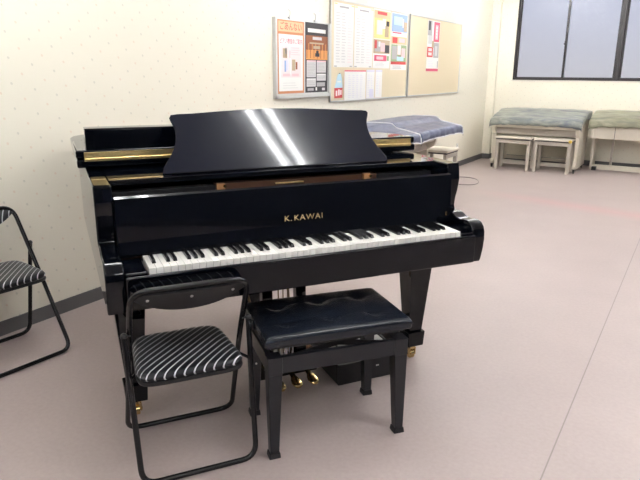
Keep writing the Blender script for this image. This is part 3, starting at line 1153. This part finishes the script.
# ================================================================== folding chairs
def make_chair(loc, rotz, label):
    t = thing('folding_chair', label, 'chair', loc, rotz, 'black tube folding chairs')
    a, bw, r = .191, .2125, .0100
    topz, topy = .700, -.070
    A = [(-a, topy, topz), (a, topy, topz), (a + .004, .080, .435), (a + .018, .29, r + .001), (-a - .018, .29, r + .001), (-a - .004, .080, .435)]
    b = MB()
    b.tube(rounded_path(A, [.065, .065, .10, .055, .055, .10], closed=True, n=7), r, TUBEM, closed=True, n=12)
    b.build('front_frame', t, angle=60)
    Bp = [(-bw, .020, .520), (-bw + .012, -.075, r + .001), (bw - .012, -.075, r + .001), (bw, .020, .520)]
    b = MB()
    b.tube(rounded_path(Bp, .055, n=7), r, TUBEM, n=12)
    b.build('rear_frame', t, angle=60)
    for s in (-1, 1):
        b = MB()
        b.ball((s * bw, .020, .520), .0118, PLAST)
        b.cyl((s * (bw - .012), .022, .520), 'X', .004, .02, PLAST, 10)
        b.build('pivot_cap', t)
        b = MB()
        b.tube([(s * .176, .02, .386), (s * (bw - .003), -.008, .372)], .0055, TUBEM, n=8)
        b.build('seat_link', t)
    # seat
    def sup(c, rx, ry, p, n=48):
        out = []
        for k in range(n):
            q = 2 * pi * k / n
            cx, sy = cos(q), sin(q)
            out.append((c[0] + rx * abs(cx) ** (2 / p) * (1 if cx >= 0 else -1), c[1] + ry * abs(sy) ** (2 / p) * (1 if sy >= 0 else -1)))
        return out
    def loft(bb, rings, m):
        t_ = bmesh.new()
        R = [[t_.verts.new(p) for p in ring] for ring in rings]
        for i in range(len(R) - 1):
            n = len(R[i])
            for k in range(n):
                t_.faces.new((R[i][k], R[i][(k + 1) % n], R[i + 1][(k + 1) % n], R[i + 1][k]))
        t_.faces.new(R[0][::-1]); t_.faces.new(R[-1])
        bmesh.ops.recalc_face_normals(t_, faces=t_.faces)
        bb._merge(t_, m)
    cx, cy = -.010, .075
    b = MB()
    rings = []
    for (gr, z) in ((-.004, .393), (.0, .398), (.002, .406), (-.004, .416), (-.016, .422), (-.05, .425), (-.10, .4255)):
        w = [(x, y) for x, y in sup((cx, cy), .171 + gr, .168 + gr, 6.5)]
        rings.append([(x * (1 - .06 * (y - cy) / .17), y, z) for x, y in w])
    loft(b, rings, STRIPE)
    b.build('seat', t, angle=50)
    b = MB()
    rings = []
    for (gr, z) in ((-.010, .376), (.0, .378), (.003, .386), (.001, .3925)):
        w = [(x, y) for x, y in sup((cx, cy), .171 + gr, .168 + gr, 6.5)]
        rings.append([(x * (1 - .06 * (y - cy) / .17), y, z) for x, y in w])
    loft(b, rings, PLAST)
    b.build('seat_pan', t, angle=50)
    # back rest: padded panel hanging from the top bar
    dirv = Vector((0, .080 - topy, .435 - topz)).normalized()     # down the back tube
    nrm = Vector((0, dirv.z, -dirv.y))                             # towards the rear
    def bp(u, s_, off):
        # u: -1..1 across, s_: distance down from top bar
        return Vector((u * (a - .004), topy, topz)) + dirv * s_ + nrm * off + Vector((0, 0, 0))
    b = MB()
    nU = 24
    t_ = bmesh.new()
    F, B_ = [], []
    for i in range(nU + 1):
        u = -1 + 2 * i / nU
        au = min(1, abs(u))
        top = .010 + .030 * max(0, (au - .80) / .2) ** 2
        bot = .030 + .064 * (1 - au ** 2.4)
        bow = .012 * (1 - u * u)
        colF = []; colB = []
        for j in range(7):
            f = j / 6
            sdist = top + (bot - top) * f
            puff = .006 * (4 * f * (1 - f)) ** .5
            colF.append(t_.verts.new(bp(u, sdist, -.004 - puff + bow)))
            colB.append(t_.verts.new(bp(u, sdist, .006 + bow)))
        F.append(colF); B_.append(colB)
    iS, iP = 0, 1
    fs, ps = [], []
    for i in range(nU):
        for j in range(6):
            fs.append(t_.faces.new((F[i][j], F[i][j + 1], F[i + 1][j + 1], F[i + 1][j])))
            ps.append(t_.faces.new((B_[i][j], B_[i + 1][j], B_[i + 1][j + 1], B_[i][j + 1])))
        ps.append(t_.faces.new((F[i][0], F[i + 1][0], B_[i + 1][0], B_[i][0])))
        ps.append(t_.faces.new((F[i][6], B_[i][6], B_[i + 1][6], F[i + 1][6])))
    for i in (0, nU):
        for j in range(6):
            ps.append(t_.faces.new((F[i][j], B_[i][j], B_[i][j + 1], F[i][j + 1])))
    bmesh.ops.recalc_face_normals(t_, faces=t_.faces)
    # keep the two materials apart: front padded stripe, rear plain plastic
    me_i = b.mi(STRIPE), b.mi(PLAST)
    vs = {}
    for v in t_.verts:
        vs[v] = b.bm.verts.new(v.co)
    for lst, mi_ in ((fs, me_i[0]), (ps, me_i[1])):
        for f in lst:
            nf = b.bm.faces.new([vs[v] for v in f.verts]); nf.material_index = mi_; nf.smooth = True
    t_.free()
    back = b.build('backrest', t, angle=50)
    for u in (-.74, 0, .74):
        s_ = .034 if u else .032
        p = bp(u, s_, .007 + .012 * (1 - u * u))
        b = MB(); b.cyl((0, 0, 0), 'Z', .0052, .003, RIVET, 12, bev=.001,
                        M=Matrix.Translation(p) @ nrm.to_track_quat('Z', 'Y').to_matrix().to_4x4())
        b.build('rivet', back)
    return t


make_chair(at(-.496, 0), TH, 'black folding chair with striped seat, its back to the camera, drawn up to the keyboard')
make_chair((-1.742, -.277, 0), radians(-93.5), 'black folding chair with striped seat against the left wall, cut by the left edge')

# ================================================================== practice keyboards under dust covers
def make_cover(name, label, loc, rotz, m, w, prof, hem=.012, seed=1, hemmat=None, group=None, sag=.02, wave=1.0):
    """cloth draped over a keyboard: prof = (depth, z) from the rear edge over the top to the front edge"""
    rnd = random.Random(seed)
    ph = [rnd.uniform(0, 6.28) for _ in range(6)]
    P = [Vector((p[0], p[1])) for p in prof]
    L = [0]
    for i in range(len(P) - 1):
        L.append(L[-1] + (P[i + 1] - P[i]).length)

    def at_l(s):
        s *= L[-1]
        for i in range(len(P) - 1):
            if s <= L[i + 1] + 1e-9:
                f = (s - L[i]) / (L[i + 1] - L[i])
                return P[i].lerp(P[i + 1], f)
        return P[-1]

    def fn(u, v):
        p = at_l(v)
        x = (u - .5) * w
        e = max(0, (v - .72) / .28)
        wob = wave * (.012 * sin(x * 23 + ph[0]) + .008 * sin(x * 41 + ph[1]))
        edge = sag * (abs(2 * u - 1) ** 6)
        z = p.y - edge * (0.6 + e) + wave * (.003 * sin(x * 31 + v * 9 + ph[2]) + .003 * sin(x * 17 - v * 14 + ph[3])) - e * abs(wob) * .9
        y = p.x + e * wob
        return (x, y, z)
    b = MB()
    b.grid(fn, 60, 28, m)
    # hanging side gussets
    for uu in (0, 1):
        def gs(v, k, uu=uu):
            q = fn(uu, v)
            d = .10 * k * (1 + .2 * sin(v * 12 + ph[4]))
            return (q[0] + (1 if uu else -1) * .008 * sin(k * 1.6), q[1], max(prof[-1][1] - .01, q[2] - d) if v < .8 else q[2] - d * .3)
        b.grid(gs, 28, 4, m)
    o = b.build(name, angle=80, loc=loc, rotz=rotz, wn=False)
    md_ = o.modifiers.new('cloth', 'SOLIDIFY'); md_.thickness = .003; md_.offset = 1
    tag(o, label, 'cover', group)
    if hemmat:
        b = MB()
        b.tube([Vector(fn(i / 40, 1)) for i in range(41)], hem / 2, hemmat, n=6)
        b.tube([Vector(fn(1, i / 20)) + Vector((.004, 0, .003)) for i in range(21)], hem / 2, hemmat, n=6)
        b.build('white_hem', o)
    return o


def small_caster(b, x, y):
    b.cyl((x, y, .022), 'X', .022, .02, CASTER, 16, bev=.003)
    b.box(x - .014, x + .014, y - .02, y + .02, .030, .055, CASTER, .004)


# unit by the window wall, with two stools (local frame: x across, y to the rear, z up)
def practice_unit(loc, rotz, label, w=1.2, inset=0.0, depth=.78):
    t = thing('practice_keyboard', label, 'keyboard', loc, rotz, 'covered practice keyboards')
    h = w / 2
    for s in (-1, 1):
        b = MB()
        x0 = s * h - (.045 if s > 0 else 0); x1 = x0 + .045
        # side panel: deep at the top, slimmer post and a foot
        i_ = inset
        b.prism([(i_ + .02, .55), (i_, .60), (i_, .66), (.45, .66), (depth - .1, .78), (depth, .78), (depth, .055), (i_ + .10, .055), (i_ + .04, .07), (i_ + .04, .10), (i_ + .10, .14), (i_ + .10, .50)],
                x0, x1, CREAMP, 'X', bev=.003)
        sp_ = b.build('side_panel', t)
        for yc in (inset + .075, depth - .06):
            b = MB(); small_caster(b, (x0 + x1) / 2, yc)
            b.build('caster', sp_)
    b = MB(); b.box(-h + .046, h - .046, inset + .02, .50, .60, .655, CREAMP, .004)
    b.build('key_bed', t)
    if inset:
        b = MB(); b.box(-h + .01, h + .01, .015, .40, .71, .745, GREYP, .004)
        b.build('keyboard_shelf', t)
    b = MB(); b.box(-h + .046, h - .046, inset + .10, inset + .12, .50, .598, GREYP, .003)
    b.build('apron_panel', t)
    b = MB(); b.box(-h + .046, h - .046, .42, depth - .02, .656, .80, GREYP, .006)
    b.build('console', t)
    b = MB(); b.box(-h + .046, h - .046, depth - .06, depth - .04, .06, .11, CREAMP, .003)
    b.build('stretcher', t)
    return t


# --- unit A: far wall, left
practice_unit((-.895, 7.14, 0), 0, 'practice keyboard on cream stand behind the two small stools by the window wall', 1.20)
make_cover('dust_cover', 'blue grey crinkled dust cover over the keyboard behind the two stools', (-.895, 7.14, 0), 0, COV_GREEN, 1.25,
           [(.80, .70), (.80, .825), (.78, .846), (.52, .846), (.30, .80), (.06, .752), (-.008, .742), (-.020, .725), (-.03, .645)], seed=3, wave=.5, group='dust covers')


def make_stool(loc, rotz, label, tagd=False, w=.49, d=.34, hgt=.478):
    t = thing('practice_stool', label, 'stool', loc, rotz, 'low cream practice stools')
    b = MB(); b.box(-w / 2 - .012, w / 2 + .012, -.012, d + .012, hgt - .028, hgt, STOOLT, .008, 3)
    b.build('seat', t)
    b = MB(); b.box(-w / 2, w / 2, 0, d, hgt - .045, hgt - .029, DARKP, .002)
    b.build('seat_base', t)
    for ya in (.004, d - .028):
        b = MB(); b.box(-w / 2 + .004, w / 2 - .004, ya, ya + .024, hgt - .095, hgt - .046, STOOLF, .003)
        b.build('apron', t)
    for sx_ in (-1, 1):
        for y in (.022, d - .022):
            b = MB(); b.box(sx_ * (w / 2 - .022) - .022, sx_ * (w / 2 - .022) + .022, y - .020, y + .020, 0, hgt - .046, STOOLF, .003)
            b.build('leg', t)
    b = MB(); b.box(-w / 2 + .044, w / 2 - .044, d - .034, d - .012, .05, .105, STOOLF, .003)
    b.build('stretcher', t)
    if tagd:
        b = MB(); b.cyl((w / 2 - .012, -.017, hgt - .025), 'Y', .022, .008, YELLOW, 16, bev=.002)
        b.build('yellow_tag', t, label='round yellow tag')
    return t


make_stool((-1.150, 7.05, 0), 0, 'low cream stool on the left of the pair by the window wall')
make_stool((-.608, 7.07, 0), 0, 'low cream stool with a yellow tag, right one of the pair by the window wall', True)

# --- unit B: far wall, right (a desk type stand)
t = thing('practice_keyboard', 'practice keyboard on cream desk stand under an olive cover at the right edge', 'keyboard', (.40, 7.50, 0), 0, 'covered practice keyboards')
h = .60
for s in (-1, 1):
    b = MB()
    x0 = s * h - (.035 if s > 0 else 0)
    b.prism([(.03, .64), (.0, .66), (.0, .72), (.30, .80), (.58, .80), (.58, .0), (.30, .0), (.30, .48), (.03, .48)], x0, x0 + .035, CREAMP, 'X', bev=.003)
    b.build('side_panel', t)
b = MB(); b.box(-h + .036, h - .036, .03, .05, .475, .68, CREAMP, .003)
b.build('front_panel', t)
b = MB(); b.box(-.292, -.286, .0285, .0296, .48, .665, DARKP)
b.build('panel_joint', t)
b = MB(); b.box(-h + .036, h - .036, .052, .56, .665, .70, CREAMP, .003); b.box(-h + .036, h - .036, .33, .57, .701, .80, GREYP, .004)
b.build('console', t)
b = MB(); b.box(-h + .036, h - .036, .335, .355, 0, .072, CREAMP, .003)
b.build('bottom_rail', t)
b = MB(); b.box(-.345, -.315, .36, .40, .0, .66, GREYP, .003)
b.build('centre_post', t)
b = MB(); b.box(-h + .04, -h + .10, .22, .30, .0, .05, CASTER, .004)
b.build('foot', t)
make_cover('dust_cover', 'olive grey crinkled dust cover at the right edge of the photo', (.405, 7.50, 0), 0, COV_OLIVE, 1.25,
           [(.60, .70), (.60, .82), (.585, .848), (.35, .845), (.12, .80), (.02, .775), (-.012, .762), (-.022, .735), (-.03, .645)], seed=8, wave=.5, group='dust covers')

# --- two units along the left wall, facing +x
practice_unit((-1.235, 4.365, 0), radians(90), 'practice keyboard on cream stand along the left wall, under the far blue cover', 1.00, depth=.63, inset=.22)
practice_unit((-1.235, 3.205, 0), radians(90), 'practice keyboard on cream stand along the left wall, mostly hidden behind the piano', 1.14, depth=.63, inset=.22)
for (yy, sd, lab) in ((4.43, 5, 'blue dust cover with white hem on the left wall keyboard nearer the corner'),
                      (3.205, 6, 'blue dust cover with white hem on the left wall keyboard nearer the piano')):
    make_cover('dust_cover', lab, (-1.235, yy, 0), radians(90), COV_BLUE, 1.19,
               [(.655, .72), (.65, .84), (.635, .868), (.36, .872), (.30, .868), (.25, .825), (.08, .800), (.0, .790), (-.014, .775), (-.02, .705)],
               seed=sd, wave=.22, sag=.012, hemmat=HEM, group='dust covers')
make_stool((-1.34, 5.080, 0), radians(90), 'cream topped stool by the left wall at the corner end of the blue covered keyboard', w=.38, hgt=.49)

# cable on the floor
b = MB()
cp = [(-1.62, 5.98, .004), (-1.50, 6.06, .004), (-1.36, 6.03, .004), (-1.26, 5.90, .004), (-1.20, 5.70, .004), (-1.24, 5.55, .004), (-1.38, 5.50, .004), (-1.55, 5.55, .004)]
pts = []
for i in range(len(cp) - 1):
    p0, p1, p2, p3 = [Vector(cp[max(0, min(len(cp) - 1, i + k))]) for k in (-1, 0, 1, 2)]
    for k in range(6):
        t_ = k / 6
        pts.append(.5 * ((2 * p1) + (p2 - p0) * t_ + (2 * p0 - 5 * p1 + 4 * p2 - p3) * t_ ** 2 + (3 * p1 - p0 - 3 * p2 + p3) * t_ ** 3))
b.tube(pts, .0045, mat('grey cable', (.20, .18, .18), .5), n=8)
tag(b.build('power_cable'), 'thin grey cable curling on the floor near the far corner', 'cable')
